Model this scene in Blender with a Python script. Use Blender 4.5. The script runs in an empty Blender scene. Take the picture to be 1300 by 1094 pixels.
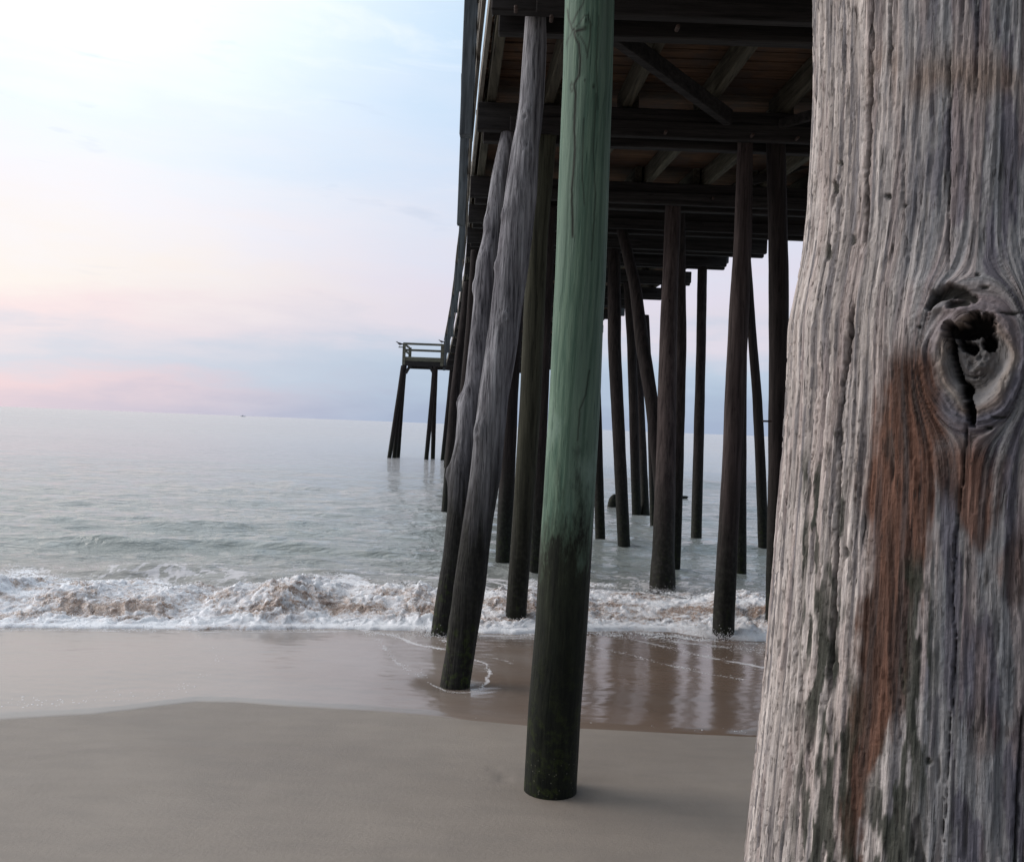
import bpy, math, numpy as np
from mathutils import Vector, Matrix, Euler
R = math.radians
sc = bpy.context.scene
C = sc.collection
rng = np.random.RandomState(7)

# ------------------------------------------------------------------ camera
EYE = Vector((0, 0, 2.15)); F = 1100.0
cam_d = bpy.data.cameras.new('camera'); cam = bpy.data.objects.new('camera', cam_d); C.objects.link(cam)
cam_d.sensor_width = 36; cam_d.lens = 36 * F / 1300; cam_d.clip_start = 0.05; cam_d.clip_end = 30000
Mr = (Matrix.Rotation(R(90 - 0.31), 3, 'X') @ Matrix.Rotation(R(2.23), 3, 'Z'))
cam.matrix_world = Matrix.Translation(EYE) @ Mr.to_4x4()
sc.camera = cam
MN = np.array(Mr)

def ray(px, py):
    d = MN @ np.array([(px - 650) / F, -(py - 547) / F, -1.0])
    return d / d[1]
def at(px, py, Y):
    d = ray(px, py) * Y
    return np.array([d[0], d[1], d[2] + EYE.z])
def sand_base(x, y): return 0.055 * (8.7 - y)
def hit(px, py, dz=0.0):
    d = ray(px, py); Y = 8.0
    for _ in range(40):
        g = max(sand_base(0, Y), 0) + dz
        Y = (g - EYE.z) / d[2] if d[2] < -1e-4 else 400
    return np.array([d[0] * Y, Y, g])
def project(P):
    q = (P - np.array(EYE)) @ MN
    return 650 + F * q[..., 0] / -q[..., 2], 547 - F * q[..., 1] / -q[..., 2]

# ------------------------------------------------------------------ noise
_p = rng.permutation(256); _p = np.concatenate([_p, _p, _p])
_g = rng.randn(256, 3); _g /= np.linalg.norm(_g, axis=1)[:, None]
def pn(x, y, z=0.0):
    x, y, z = np.broadcast_arrays(np.asarray(x, float), np.asarray(y, float), np.asarray(z, float))
    xi = np.floor(x).astype(int); yi = np.floor(y).astype(int); zi = np.floor(z).astype(int)
    xf = x - xi; yf = y - yi; zf = z - zi; xi &= 255; yi &= 255; zi &= 255
    u = xf*xf*xf*(xf*(xf*6-15)+10); v = yf*yf*yf*(yf*(yf*6-15)+10); w = zf*zf*zf*(zf*(zf*6-15)+10)
    def g(a, b, c):
        h = _g[_p[_p[_p[xi + a] + yi + b] + zi + c]]
        return h[..., 0]*(xf-a) + h[..., 1]*(yf-b) + h[..., 2]*(zf-c)
    def L(a, b, t): return a + t*(b-a)
    r = L(L(L(g(0,0,0), g(1,0,0), u), L(g(0,1,0), g(1,1,0), u), v), L(L(g(0,0,1), g(1,0,1), u), L(g(0,1,1), g(1,1,1), u), v), w)
    return r * 1.5
def fbm(x, y, z=0.0, o=4, l=2.1, g=0.5):
    s = 0; a = 1; n = 0
    for k in range(o):
        s = s + a * pn(x, y, np.asarray(z) + k * 17.3); n += a; a *= g; x = x * l; y = y * l; z = np.asarray(z) * l
    return s / n
def sstep(a, b, x):
    t = np.clip((x - a) / (b - a), 0, 1); return t*t*(3-2*t)

# ------------------------------------------------------------------ object helpers
def mesh_grid(name, V, close=False, flip=False, attrs=None, cols=None, mat=None):
    """V: (rows, cols, 3)"""
    nr, nc = V.shape[:2]
    i = np.arange(nr - 1)[:, None]; j = np.arange(nc if close else nc - 1)[None, :]
    j2 = (j + 1) % nc
    q = np.stack([i*nc+j, i*nc+j2, (i+1)*nc+j2, (i+1)*nc+j], -1).reshape(-1, 4)
    if flip: q = q[:, ::-1]
    me = bpy.data.meshes.new(name)
    me.vertices.add(nr*nc); me.vertices.foreach_set('co', V.reshape(-1).astype(np.float32))
    me.loops.add(q.size); me.loops.foreach_set('vertex_index', q.reshape(-1).astype(np.int32))
    me.polygons.add(len(q)); me.polygons.foreach_set('loop_start', (np.arange(len(q))*4).astype(np.int32))
    me.polygons.foreach_set('use_smooth', np.ones(len(q), bool))
    me.update(calc_edges=True)
    add_attrs(me, attrs, cols)
    if mat: me.materials.append(mat)
    return me
def add_attrs(me, attrs, cols=None):
    for k, a in (attrs or {}).items():
        t = me.attributes.new(k, 'FLOAT', 'POINT'); t.data.foreach_set('value', a.reshape(-1).astype(np.float32))
    for k, a in (cols or {}).items():
        t = me.attributes.new(k, 'FLOAT_COLOR', 'POINT')
        b = np.ones((a.reshape(-1, 3).shape[0], 4), np.float32); b[:, :3] = a.reshape(-1, 3)
        t.data.foreach_set('color', b.reshape(-1))
def link(name, me, parent=None, loc=(0, 0, 0), **props):
    """mesh given in world coordinates; its origin is moved to loc"""
    o = bpy.data.objects.new(name, me); C.objects.link(o)
    loc = Vector(loc)
    me.transform(Matrix.Translation(-loc))
    if parent:
        o.parent = parent; pw = Vector(parent.get('_w', (0, 0, 0))); o.location = loc - pw
    else: o.location = loc
    o['_w'] = tuple(loc)
    for k, v in props.items(): o[k] = v
    return o
def empty(name, loc, **props):
    o = bpy.data.objects.new(name, None); C.objects.link(o); o.location = loc; o['_w'] = tuple(loc)
    for k, v in props.items(): o[k] = v
    return o
class MB:
    def __init__(s): s.v = []; s.f = []
    def box(s, c, half, rot=None, jit=0.0):
        n = len(s.v)
        for dx in (-1, 1):
            for dy in (-1, 1):
                for dz in (-1, 1):
                    p = Vector((dx*half[0], dy*half[1], dz*half[2]))
                    if jit: p += Vector(rng.uniform(-jit, jit, 3))
                    if rot: p = rot @ p
                    s.v.append(tuple(Vector(c) + p))
        s.f += [tuple(n + k for k in q) for q in ((0,1,3,2), (4,6,7,5), (0,4,5,1), (2,3,7,6), (0,2,6,4), (1,5,7,3))]
    def bar(s, a, b, w, h, up=Vector((0, 0, 1))):
        a = Vector(a); b = Vector(b); d = (b - a); L = d.length; d.normalize()
        x = d.cross(up).normalized(); z = x.cross(d)
        s.box((a+b)/2, (w/2, L/2, h/2), Matrix((x, d, z)).transposed())
    def mesh(s, name, mat, smooth=False, bevel=0.0):
        me = bpy.data.meshes.new(name); me.from_pydata(s.v, [], s.f); me.materials.append(mat)
        if bevel:
            import bmesh
            bm = bmesh.new(); bm.from_mesh(me)
            bmesh.ops.bevel(bm, geom=bm.edges[:], offset=bevel, segments=1, affect='EDGES', clamp_overlap=True)
            bm.to_mesh(me); bm.free()
        for p in me.polygons: p.use_smooth = smooth
        return me

# ------------------------------------------------------------------ materials
def newmat(name):
    m = bpy.data.materials.new(name); m.use_nodes = True; nt = m.node_tree; nt.nodes.clear()
    out = nt.nodes.new('ShaderNodeOutputMaterial'); b = nt.nodes.new('ShaderNodeBsdfPrincipled')
    nt.links.new(b.outputs[0], out.inputs[0]); return m, nt, b
class NT:
    def __init__(s, nt): s.t = nt
    def n(s, typ, **kw):
        x = s.t.nodes.new(typ)
        for k, v in kw.items():
            if k.startswith('_'): setattr(x, k[1:], v)
            else:
                key = int(k[1:]) if k[0] == 'i' and k[1:].isdigit() else k
                if hasattr(v, 'is_output') or isinstance(v, bpy.types.NodeSocket): s.t.links.new(v, x.inputs[key])
                else: x.inputs[key].default_value = v
        return x
    def math(s, op, a, b=0.0, clamp=False): 
        x = s.n('ShaderNodeMath', _operation=op, i0=a, i1=b); x.use_clamp = clamp; return x.outputs[0]
    def mix(s, f, a, b, bt='MIX'):
        x = s.n('ShaderNodeMix', _data_type='RGBA', _blend_type=bt)
        for i, v in ((0, f), (6, a), (7, b)):
            if isinstance(v, bpy.types.NodeSocket): s.t.links.new(v, x.inputs[i])
            else: x.inputs[i].default_value = v if i == 0 else (*v[:3], 1)
        return x.outputs[2]
    def noise(s, vec, scale, detail=4, rough=.55, dist=0.0):
        return s.n('ShaderNodeTexNoise', Vector=vec, Scale=scale, Detail=detail, Roughness=rough, Distortion=dist).outputs[0]
    def mapr(s, v, a, b, c=0.0, d=1.0):
        return s.n('ShaderNodeMapRange', i0=v, i1=a, i2=b, i3=c, i4=d).outputs[0]
    def scale(s, vec, sc_):
        return s.n('ShaderNodeVectorMath', _operation='MULTIPLY', i0=vec, i1=sc_).outputs[0]
    def pos(s): return s.n('ShaderNodeNewGeometry').outputs['Position']
    def bump(s, h, dist, strength=1.0, normal=None):
        x = s.n('ShaderNodeBump', Height=h, Distance=dist, Strength=strength)
        if normal is not None: s.t.links.new(normal, x.inputs['Normal'])
        return x.outputs[0]
    def attr(s, name): return s.n('ShaderNodeAttribute', _attribute_name=name)

def wood(name, c1, c2, grain=(28, 28, 1.6), rough=.85, tide=None, tidecol=(.010, .010, .008), moss=0.0, bumpd=.006, mottle=None, spec=.14, light_up=None):
    m, nt, b = newmat(name); T = NT(nt); P = T.pos()
    g = T.scale(P, grain)
    n1 = T.noise(g, 1.0, 6, .62, .25); n2 = T.noise(T.scale(P, tuple(x*.22 for x in grain)), 1.0, 3, .5)
    n3 = T.noise(T.scale(P, tuple(x*2.6 for x in grain)), 1.0, 3, .6)
    f = T.mapr(n1, .32, .68); col = T.mix(f, c1, c2)
    col = T.mix(T.mapr(n2, .35, .7), col, T.mix(1.0, col, (.62, .6, .62), 'MULTIPLY'))
    crack = T.mapr(n3, .30, .40, 1.0, 0.0)
    col = T.mix(T.math('MULTIPLY', crack, .75), col, tuple(x*.22 for x in c1))
    if mottle: col = T.mix(T.mapr(T.noise(T.scale(P, (3, 3, 1.1)), 1.0, 5, .6), .45, .62), col, mottle)
    r = rough
    if tide is not None:
        z = T.n('ShaderNodeSeparateXYZ', Vector=P).outputs[2]
        nz = T.noise(T.scale(P, (14, 14, 1.3)), 1.0, 5, .65)
        zz = T.math('ADD', z, T.math('MULTIPLY', T.math('SUBTRACT', nz, .5), 1.3))
        t = T.mapr(zz, tide[0], tide[1], 1.0, 0.0)
        tc = T.mix(T.mapr(T.noise(P, 22, 4), .45, .7), tidecol, tuple(x*2.6 for x in tidecol))
        if moss:
            mz = T.mapr(z, .25, .85, 1.0, 0.0)
            mm = T.math('MULTIPLY', T.mapr(T.noise(P, 13, 6, .72), .52, .64), mz, True)
            tc = T.mix(T.math('MULTIPLY', mm, moss), tc, (.045, .07, .009))
        col = T.mix(T.math('MULTIPLY', t, .96), col, tc)
        b.inputs['Roughness'].default_value = .6
        nt.links.new(T.mapr(t, 0, 1, rough, .62), b.inputs['Roughness'])
    else: b.inputs['Roughness'].default_value = rough
    h = T.math('ADD', T.math('MULTIPLY', n1, .7), T.math('ADD', T.math('MULTIPLY', n3, .5), T.math('MULTIPLY', T.noise(P, 90, 3), .12)))
    nt.links.new(T.bump(h, bumpd), b.inputs['Normal'])
    nt.links.new(col, b.inputs['Base Color']); b.inputs['Specular IOR Level'].default_value = spec
    return m
M = {}
M['driftwood'] = wood('weathered_grey_wood', (.045, .044, .052), (.45, .45, .475), tide=(1.25, 2.45), moss=.75, bumpd=.02, tidecol=(.009, .009, .007))
M['creosote'] = wood('dark_creosote_wood', (.017, .014, .014), (.05, .041, .039), tide=(.6, 1.8), moss=.25, bumpd=.008, tidecol=(.010, .011, .009))
M['browned'] = wood('brown_pile_wood', (.036, .028, .027), (.12, .095, .09), tide=(.6, 1.9), moss=.2, bumpd=.008, tidecol=(.012, .012, .010))
M['greenish'] = wood('green_tinged_wood', (.032, .034, .024), (.11, .112, .078), tide=(.5, 2.0), moss=.3, bumpd=.008)
M['beam_x'] = wood('dark_beam_wood', (.016, .015, .015), (.052, .048, .047), grain=(1.4, 26, 26), bumpd=.006, spec=.2)
M['beam_y'] = wood('stringer_wood', (.045, .042, .032), (.13, .12, .09), grain=(26, 1.4, 26), bumpd=.006, spec=.2)
M['plank'] = wood('brown_plank_wood', (.06, .036, .022), (.17, .10, .06), grain=(1.8, 18, 18), bumpd=.004, mottle=(.07, .05, .04), spec=.2)
M['post'] = wood('blue_grey_post_wood', (.06, .072, .08), (.17, .195, .21), grain=(26, 26, 1.4), bumpd=.005, spec=.2)
M['rail'] = wood('weathered_rail_wood', (.11, .10, .085), (.30, .28, .24), grain=(26, 1.4, 26), bumpd=.005, spec=.2)
M['rail_x'] = wood('weathered_platform_wood', (.09, .088, .065), (.24, .235, .18), grain=(1.4, 26, 26), bumpd=.005, spec=.2)

def flatmat(name, col, rough=.6, **kw):
    m, nt, b = newmat(name); T = NT(nt)
    n = T.noise(T.pos(), 30, 4)
    nt.links.new(T.mix(T.mapr(n, .3, .7), tuple(c*.8 for c in col), tuple(min(1, c*1.15) for c in col)), b.inputs['Base Color'])
    b.inputs['Roughness'].default_value = rough
    return m
M['iron'] = flatmat('rusty_iron', (.045, .026, .02), .8)
M['gull_body'] = flatmat('grey_feathers', (.12, .12, .13), .8)
M['gull_dark'] = flatmat('dark_wing_feathers', (.03, .03, .035), .8)
M['gull_leg'] = flatmat('yellow_leg_skin', (.3, .2, .05), .6)
M['ship'] = flatmat('grey_ship_paint', (.5, .51, .55), .5)

# green treated pile
def green_mat():
    m, nt, b = newmat('green_treated_wood'); T = NT(nt); P = T.pos()
    a = T.attr('gu').outputs['Fac']; z = T.n('ShaderNodeSeparateXYZ', Vector=P).outputs[2]
    vec = T.n('ShaderNodeCombineXYZ', i0=a, i1=T.math('MULTIPLY', z, .055)).outputs[0]
    n1 = T.noise(vec, 46, 6, .6, .3); n2 = T.noise(vec, 13, 3, .5, .6)
    col = T.mix(T.mapr(n1, .3, .7), (.054, .110, .080), (.178, .262, .192))
    col = T.mix(T.mapr(n2, .5, .72), col, (.13, .19, .15))
    # growth-ring figure, darker contour lines
    ring = T.n('ShaderNodeTexWave', _wave_type='BANDS', _bands_direction='X', _wave_profile='SIN', Vector=vec, Scale=4.0, Distortion=11.0, i3=3.0, i4=.8).outputs[1]
    col = T.mix(T.math('MULTIPLY', T.mapr(ring, .84, 1.0), .42), col, (.03, .065, .045))
    crack = T.mapr(T.noise(vec, 95, 3, .6), .27, .36, 1, 0)
    col = T.mix(T.math('MULTIPLY', crack, .7), col, (.02, .05, .035))
    k = T.attr('knot').outputs['Fac']; col = T.mix(k, col, (.018, .014, .012))
    pale = T.mapr(T.noise(T.scale(P, (5, 5, 2)), 1.0, 5, .65), .5, .66)
    zr = T.math('MULTIPLY', T.mapr(z, 1.6, 1.9), T.mapr(z, 2.2, 2.7, 1, 0))
    col = T.mix(T.math('MULTIPLY', T.math('MULTIPLY', pale, zr), .5), col, (.33, .44, .38))
    nz = T.noise(T.scale(P, (13, 13, 3.6)), 1.0, 7, .72)
    zz = T.math('ADD', z, T.math('MULTIPLY', T.math('SUBTRACT', nz, .5), 1.7))
    t = T.mapr(zz, 1.48, 1.92, 1, 0)
    dk = T.mix(T.mapr(T.noise(T.scale(P, (30, 30, 6)), 1.0, 5, .6), .42, .72), (.004, .0042, .0035), (.016, .017, .011))
    gmid = T.mapr(z, .9, 1.6, 0, 1)
    dk = T.mix(T.math('MULTIPLY', gmid, .6), dk, T.mix(T.mapr(nz, .4, .6), (.012, .013, .010), (.05, .06, .035)))
    mm = T.math('MULTIPLY', T.mapr(T.noise(P, 16, 5, .7), .5, .62), T.mapr(z, .25, 1.1, .9, 0))
    dk = T.mix(T.math('MULTIPLY', mm, .55), dk, (.045, .06, .012))
    spots = T.mapr(T.n('ShaderNodeTexVoronoi', Vector=P, Scale=38).outputs[0], .10, .16, 1, 0)
    dk = T.mix(T.math('MULTIPLY', spots, T.mapr(z, .36, .5, .5, 0)), dk, (.22, .21, .17))
    col = T.mix(T.math('MULTIPLY', t, .97), col, dk)
    nt.links.new(col, b.inputs['Base Color'])
    nt.links.new(T.mapr(t, 0, 1, .62, .6), b.inputs['Roughness']); b.inputs['Specular IOR Level'].default_value = .16
    h = T.math('ADD', n1, T.math('MULTIPLY', T.noise(P, 60, 4, .6), .25))
    h = T.math('SUBTRACT', h, T.math('MULTIPLY', crack, .5))
    nt.links.new(T.bump(h, .006), b.inputs['Normal'])
    return m
M['green'] = green_mat()

def bigpile_mat():
    m, nt, b = newmat('weathered_knotty_wood'); T = NT(nt)
    c = T.attr('paint').outputs['Color']; gu = T.attr('gu').outputs['Fac']; P = T.pos()
    z = T.n('ShaderNodeSeparateXYZ', Vector=P).outputs[2]
    vec = T.n('ShaderNodeCombineXYZ', i0=gu, i1=T.math('MULTIPLY', z, .06)).outputs[0]
    n = T.noise(vec, 260, 5, .65, .2); n2 = T.noise(vec, 700, 3, .6); n3 = T.noise(P, 240, 4, .6)
    fine = T.mapr(T.noise(vec, 330, 4, .7, .1), .34, .42, 1, 0); fine = T.math('MULTIPLY', fine, T.mapr(T.noise(P, 30, 3), .42, .6))
    col = T.mix(T.mapr(n, .25, .75), T.mix(1.0, c, (.66, .66, .68), 'MULTIPLY'), T.mix(1.0, c, (1.25, 1.22, 1.2), 'MULTIPLY'))
    col = T.mix(T.math('MULTIPLY', fine, .72), col, (.05, .045, .042))
    nt.links.new(col, b.inputs['Base Color']); b.inputs['Roughness'].default_value = .82; b.inputs['Specular IOR Level'].default_value = .25
    h = T.math('ADD', T.math('MULTIPLY', n, 1.0), T.math('ADD', T.math('MULTIPLY', n2, .5), T.math('MULTIPLY', n3, .5)))
    h = T.math('SUBTRACT', h, T.math('MULTIPLY', fine, .9))
    nt.links.new(T.bump(h, .0026), b.inputs['Normal'])
    return m
M['bigpile'] = bigpile_mat()

# ------------------------------------------------------------------ world and sun
SUN_AZ, SUN_EL = -76, 26     # azimuth from +Y towards +X
w = bpy.data.worlds.new('World'); sc.world = w; w.use_nodes = True; nt = w.node_tree; nt.nodes.clear(); T = NT(nt)
out = nt.nodes.new('ShaderNodeOutputWorld')
D = T.n('ShaderNodeTexCoord').outputs['Generated']
xyz = T.n('ShaderNodeSeparateXYZ', Vector=D); dx, dy, dz = xyz.outputs
el = T.math('ARCSINE', dz); az = T.math('ARCTAN2', dx, dy)
eld = T.math('MULTIPLY', el, 57.2958); azd = T.math('MULTIPLY', az, 57.2958)
cv = T.n('ShaderNodeCombineXYZ', i0=T.math('MULTIPLY', azd, .045), i1=T.math('MULTIPLY', eld, .20), i2=1.3).outputs[0]
warp = T.noise(cv, 1.2, 6, .6)
warp2 = T.noise(cv, 3.2, 5, .55, .4)
e2 = T.math('ADD', eld, T.math('MULTIPLY', T.math('SUBTRACT', warp, .5), 9.0))
e2 = T.math('ADD', e2, T.math('MULTIPLY', T.math('SUBTRACT', warp2, .5), 3.0))
def lin(c): return tuple(((v/255+.055)/1.055)**2.4 if v > 10 else v/255/12.92 for v in c)
def ramp(v, stops):
    r = T.n('ShaderNodeValToRGB', Fac=v); cr = r.color_ramp
    while len(cr.elements) < len(stops): cr.elements.new(.5)
    for e, (p, c) in zip(cr.elements, sorted(stops)): e.position = p; e.color = (*c, 1)
    return r.outputs[0]
ef = T.mapr(e2, -2, 43)
def P_(e): return (e + 2) / 45
left = ramp(ef, [(P_(0), lin((226, 210, 220))), (P_(1.2), lin((244, 218, 222))), (P_(3.2), lin((222, 222, 232))), (P_(5.5), lin((252, 232, 232))), (P_(8), (1.0, .92, .86)),
    (P_(12), (.98, .95, .98)), (P_(17), (.93, 1.0, 1.06)), (P_(22), (1.12, 1.18, 1.22)), (P_(30), (1.3, 1.32, 1.34)), (P_(43), (1.1, 1.15, 1.25))])
right = ramp(ef, [(P_(0), lin((166, 181, 207))), (P_(2.0), lin((178, 195, 217))), (P_(4.5), lin((190, 205, 224))), (P_(7), lin((224, 218, 230))), (P_(9), lin((226, 220, 234))),
    (P_(13), lin((222, 226, 241))), (P_(18), lin((208, 226, 249))), (P_(24), lin((200, 226, 250))), (P_(32), lin((214, 232, 250))), (P_(43), lin((205, 225, 245)))])
azw = T.math('ADD', T.math('ADD', azd, T.mapr(eld, 0, 11, 6, 0)), T.math('MULTIPLY', T.math('SUBTRACT', warp, .5), 12))
mixf = T.n('ShaderNodeMapRange', _interpolation_type='SMOOTHSTEP', i0=azw, i1=-30, i2=2, i3=0, i4=1).outputs[0]
front = T.mix(mixf, left, right)
# small grey wisps and bright streaks
cvw = T.n('ShaderNodeCombineXYZ', i0=T.math('MULTIPLY', azd, .10), i1=T.math('MULTIPLY', eld, .55), i2=4.7).outputs[0]
wisp = T.mapr(T.noise(cvw, 1.3, 4, .5, .3), .64, .76)
front = T.mix(T.math('MULTIPLY', wisp, .30), front, lin((190, 204, 226)))
brt = T.mapr(T.noise(cvw, .8, 5, .6, .5), .52, .74)
front = T.mix(T.math('MULTIPLY', T.math('MULTIPLY', brt, T.mapr(eld, 12, 24)), .5), front, (1.05, 1.08, 1.1))
# away from the dawn (behind the viewer) the cloud deck is dimmer
back = T.mix(T.mapr(eld, 0, 60), (.15, .18, .24), (.38, .45, .56))
bf = T.n('ShaderNodeMapRange', _interpolation_type='SMOOTHSTEP', i0=T.math('ABSOLUTE', T.math('ADD', azd, 25)), i1=75, i2=150, i3=0, i4=1).outputs[0]
bf = T.math('MULTIPLY', bf, T.mapr(eld, 80, 40))
cloud = T.mix(bf, front, back)
sky = T.n('ShaderNodeTexSky', _sky_type='NISHITA', _sun_disc=False, _sun_elevation=R(SUN_EL), _sun_rotation=R(SUN_AZ))
bg1 = T.n('ShaderNodeBackground', Color=sky.outputs[0], Strength=.006)
bg2 = T.n('ShaderNodeBackground', Color=cloud, Strength=.97)
add = T.n('ShaderNodeAddShader', i0=bg1.outputs[0], i1=bg2.outputs[0])
nt.links.new(add.outputs[0], out.inputs[0])
sd = bpy.data.lights.new('sun', 'SUN'); sd.energy = 1.9; sd.angle = R(32); sd.color = (1, .93, .90)
sun = bpy.data.objects.new('sun', sd); C.objects.link(sun)
sv = Vector((math.sin(R(SUN_AZ))*math.cos(R(SUN_EL)), math.cos(R(SUN_AZ))*math.cos(R(SUN_EL)), math.sin(R(SUN_EL))))
sun.rotation_euler = sv.to_track_quat('Z', 'Y').to_euler(); sun.location = (-20, 10, 20)
sc.view_settings.view_transform = 'Standard'; sc.view_settings.look = 'None'; sc.view_settings.gamma = 1; sc.view_settings.exposure = 0

# ------------------------------------------------------------------ sand
edge_px = [(-400, 925), (-250, 915), (-120, 912), (0, 907), (60, 905), (120, 900), (180, 894), (225, 890), (280, 891), (340, 896), (400, 899), (470, 903), (540, 909), (600, 915), (680, 922),
           (760, 926), (860, 931), (960, 935), (1060, 939), (1160, 940), (1300, 950), (1500, 960)]
E = np.array([hit(x, y)[:2] for x, y in edge_px])
def edge(x): return np.interp(x, E[:, 0], E[:, 1]) + np.where(np.abs(x) > 6, .12*np.sin(x*.7), 0)
front_px = [(-300, 790), (-100, 794), (0, 796), (100, 797), (250, 799), (400, 797), (480, 798), (540, 800), (600, 801), (650, 803), (700, 800), (750, 797), (800, 796), (860, 798), (900, 806), (960, 812), (1000, 812), (1100, 815), (1300, 820)]
FP = np.array([hit(x, y, .015)[:2] for x, y in front_px])
def front_y(x): return np.interp(x, FP[:, 0], FP[:, 1]) + .05*pn(x*1.6, 3.3) + .035*pn(x*4.5, 9.1) + .015*pn(x*12, 5.0)
A_base = hit(578, 868); G_base = hit(699, 1001)
def sand_z(x, y):
    z = .055 * (8.7 - y)
    z = np.where(y < -2, .055*10.7 + .012*(-2 - y), z)
    z = z + .018*pn(x*.22, y*.3) * sstep(9, 7, y) + .006*pn(x*.9, y*1.3)
    for b, r, d in ((A_base, .26, .035), (G_base, .22, .012)):
        rr = np.hypot(x - b[0], y - b[1]); z = z - d*np.exp(-(rr/r)**2)
    for off, hh, ww in ((.42, .0035, .03), (.95, .005, .06), (1.5, .004, .05)):
        z = z + hh*np.exp(-((y - (edge(x) - off - .16*pn(x*.5, off*9) - .05*pn(x*1.7, off*5)))/ww)**2)*(.5 + pn(x*.8, off*4)).clip(0, 1)
    z = z + .0014*pn(x*5, y*9) + .0008*pn(x*14, y*22)
    for (cx, cy, a, bb, d) in DENTS:
        z = z - d*np.exp(-((x-cx)/a)**2 - ((y-cy)/bb)**2)
    return np.where(y > 16, np.maximum(z, -3 - 0*y), z)
DENTS = []
for (px, py, a, bb, d) in ((640, 985, .035, .07, .014), (628, 975, .03, .05, .008), (770, 992, .12, .05, .008), (800, 998, .06, .03, .006)):
    q = hit(px, py); DENTS.append((q[0], q[1], a, bb, d))
def graded(lo, hi, step, far, k=1.12):
    a = list(np.arange(lo, hi, step)); s = step; x = a[-1]
    while x < far: s *= k; x += s; a.append(x)
    s = step; x = a[0]; pre = []
    while x > -far: s *= k; x -= s; pre.append(x)
    return np.array(pre[::-1] + a)
xs = graded(-5, 5, .035, 400); ys = graded(2.8, 9.5, .035, 400); ys = ys[ys < 60]
X, Y = np.meshgrid(xs, ys)
m, nt, b = newmat('beach_sand'); T = NT(nt); P = T.pos()
n1 = T.noise(T.scale(P, (1, 1, 1)), .9, 5, .55); n2 = T.noise(P, 420, 2, .6); n3 = T.noise(T.scale(P, (3, 9, 3)), 1.0, 4, .5)
col = T.mix(T.mapr(n1, .35, .65), (.252, .216, .182), (.305, .263, .221))
col = T.mix(T.mapr(n2, .3, .7), T.mix(1.0, col, (.78, .78, .78), 'MULTIPLY'), T.mix(1.0, col, (1.2, 1.19, 1.17), 'MULTIPLY'))
col = T.mix(T.math('MULTIPLY', T.mapr(n3, .40, .66), .2), col, (.16, .145, .13))
v = T.n('ShaderNodeTexVoronoi', Vector=P, Scale=16.0).outputs[0]
col = T.mix(T.math('MULTIPLY', T.mapr(v, .022, .034, 1, 0), .7), col, (.10, .085, .08))
nt.links.new(col, b.inputs['Base Color']); b.inputs['Roughness'].default_value = .55; b.inputs['Specular IOR Level'].default_value = .35
nt.links.new(T.bump(T.math('ADD', n2, T.math('MULTIPLY', T.noise(P, 45, 4), 1.2)), .0016), b.inputs['Normal'])
link('sand', mesh_grid('sand', np.stack([X, Y, sand_z(X, Y)], -1), mat=m), kind='structure', label='smooth damp grey brown beach sand in the foreground')

# ------------------------------------------------------------------ water (sea and swash film in one sheet)
us = [0.0]
while us[-1] < 9000:
    y = 6.3 + us[-1]; us.append(us[-1] + max(.016, .62*y*y/1860))
us = np.array(us)
s = np.concatenate([-np.geomspace(4, 1.02, 26), np.linspace(-1.0, 1.0, 820), np.geomspace(1.02, 4, 26)])
S, U = np.meshgrid(s, us)
E0 = edge(s * 9.6)[None, :]
Y = E0 + U; X = S * (Y + 3)
DU = np.gradient(us)[:, None] * np.ones_like(X); DX = (Y + 3) * (2.0/820)
def waves(X, Y):
    h = np.zeros_like(X); r = np.random.RandomState(3)
    for lam, amp, n, spread in ((9, .026, 4, .35), (4.2, .020, 5, .5), (2.1, .021, 7, .5), (1.05, .016, 9, .6), (.55, .0095, 9, .8), (.28, .0042, 8, 1.0)):
        for k in range(n):
            L = lam * r.uniform(.72, 1.38); th = r.normal(0, spread*.5); ph = r.uniform(0, 6.28)
            kx, ky = math.sin(th)*6.283/L, math.cos(th)*6.283/L
            fade = sstep(3.0, 5.0, L/np.maximum(DU*abs(math.cos(th)), DX*abs(math.sin(th)) + 1e-6))
            p = kx*X + ky*Y + ph + 1.2*pn(X/(L*3), Y/(L*3), lam)
            h += amp*fade*(1 - 2*np.abs(np.sin(p/2))) * .8 * (.6 + .8*pn(X/(L*4)+7, Y/(L*4), lam+2.2))
    return h
swell = np.zeros_like(X)
def ridge(y0, amp, wf, wb, xa, xb, sx, wig=.5, seed=1):
    yc = y0 + wig*pn(X*.35, seed*3.1) + .25*wig*pn(X*1.3, seed*5.7)
    d = Y - yc
    e = np.where(d < 0, np.exp(-(d/wf)**2), np.exp(-(d/wb)**2))
    return amp*e*sstep(xa-sx, xa+sx, X)*sstep(xb+sx, xb-sx, X)*(.75+.5*pn(X*.5, seed*2.2))
swell += ridge(14.6, .13, .30, 1.1, -20, 0.2, 1.5, .7, 1)
swell += ridge(13.0, .11, .25, .9, -4.5, 3.0, 1.2, .5, 2)
swell += ridge(17.2, .10, .5, 1.5, -20, 6, 2, .8, 3)
swell += ridge(37, .36, .8, 3.0, 3, 60, 4, 1.5, 4)
swell += ridge(27, .12, .9, 2.5, -10, 20, 3, 1.5, 5)
swell += ridge(11.8, .20, .45, .8, -20, -.2, 1.0, .4, 6)*.8
sea = (waves(X, Y) * sstep(8.9, 12.0, Y) + swell)
FY = front_y(X); dF = Y - FY
film = .007*sstep(0, .12, U) + .004*sstep(0, .02, U)
rip = (.0010*pn(X*2, Y*5) + .0003*pn(X*6, Y*15)) * sstep(.05, .5, U)
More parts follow.
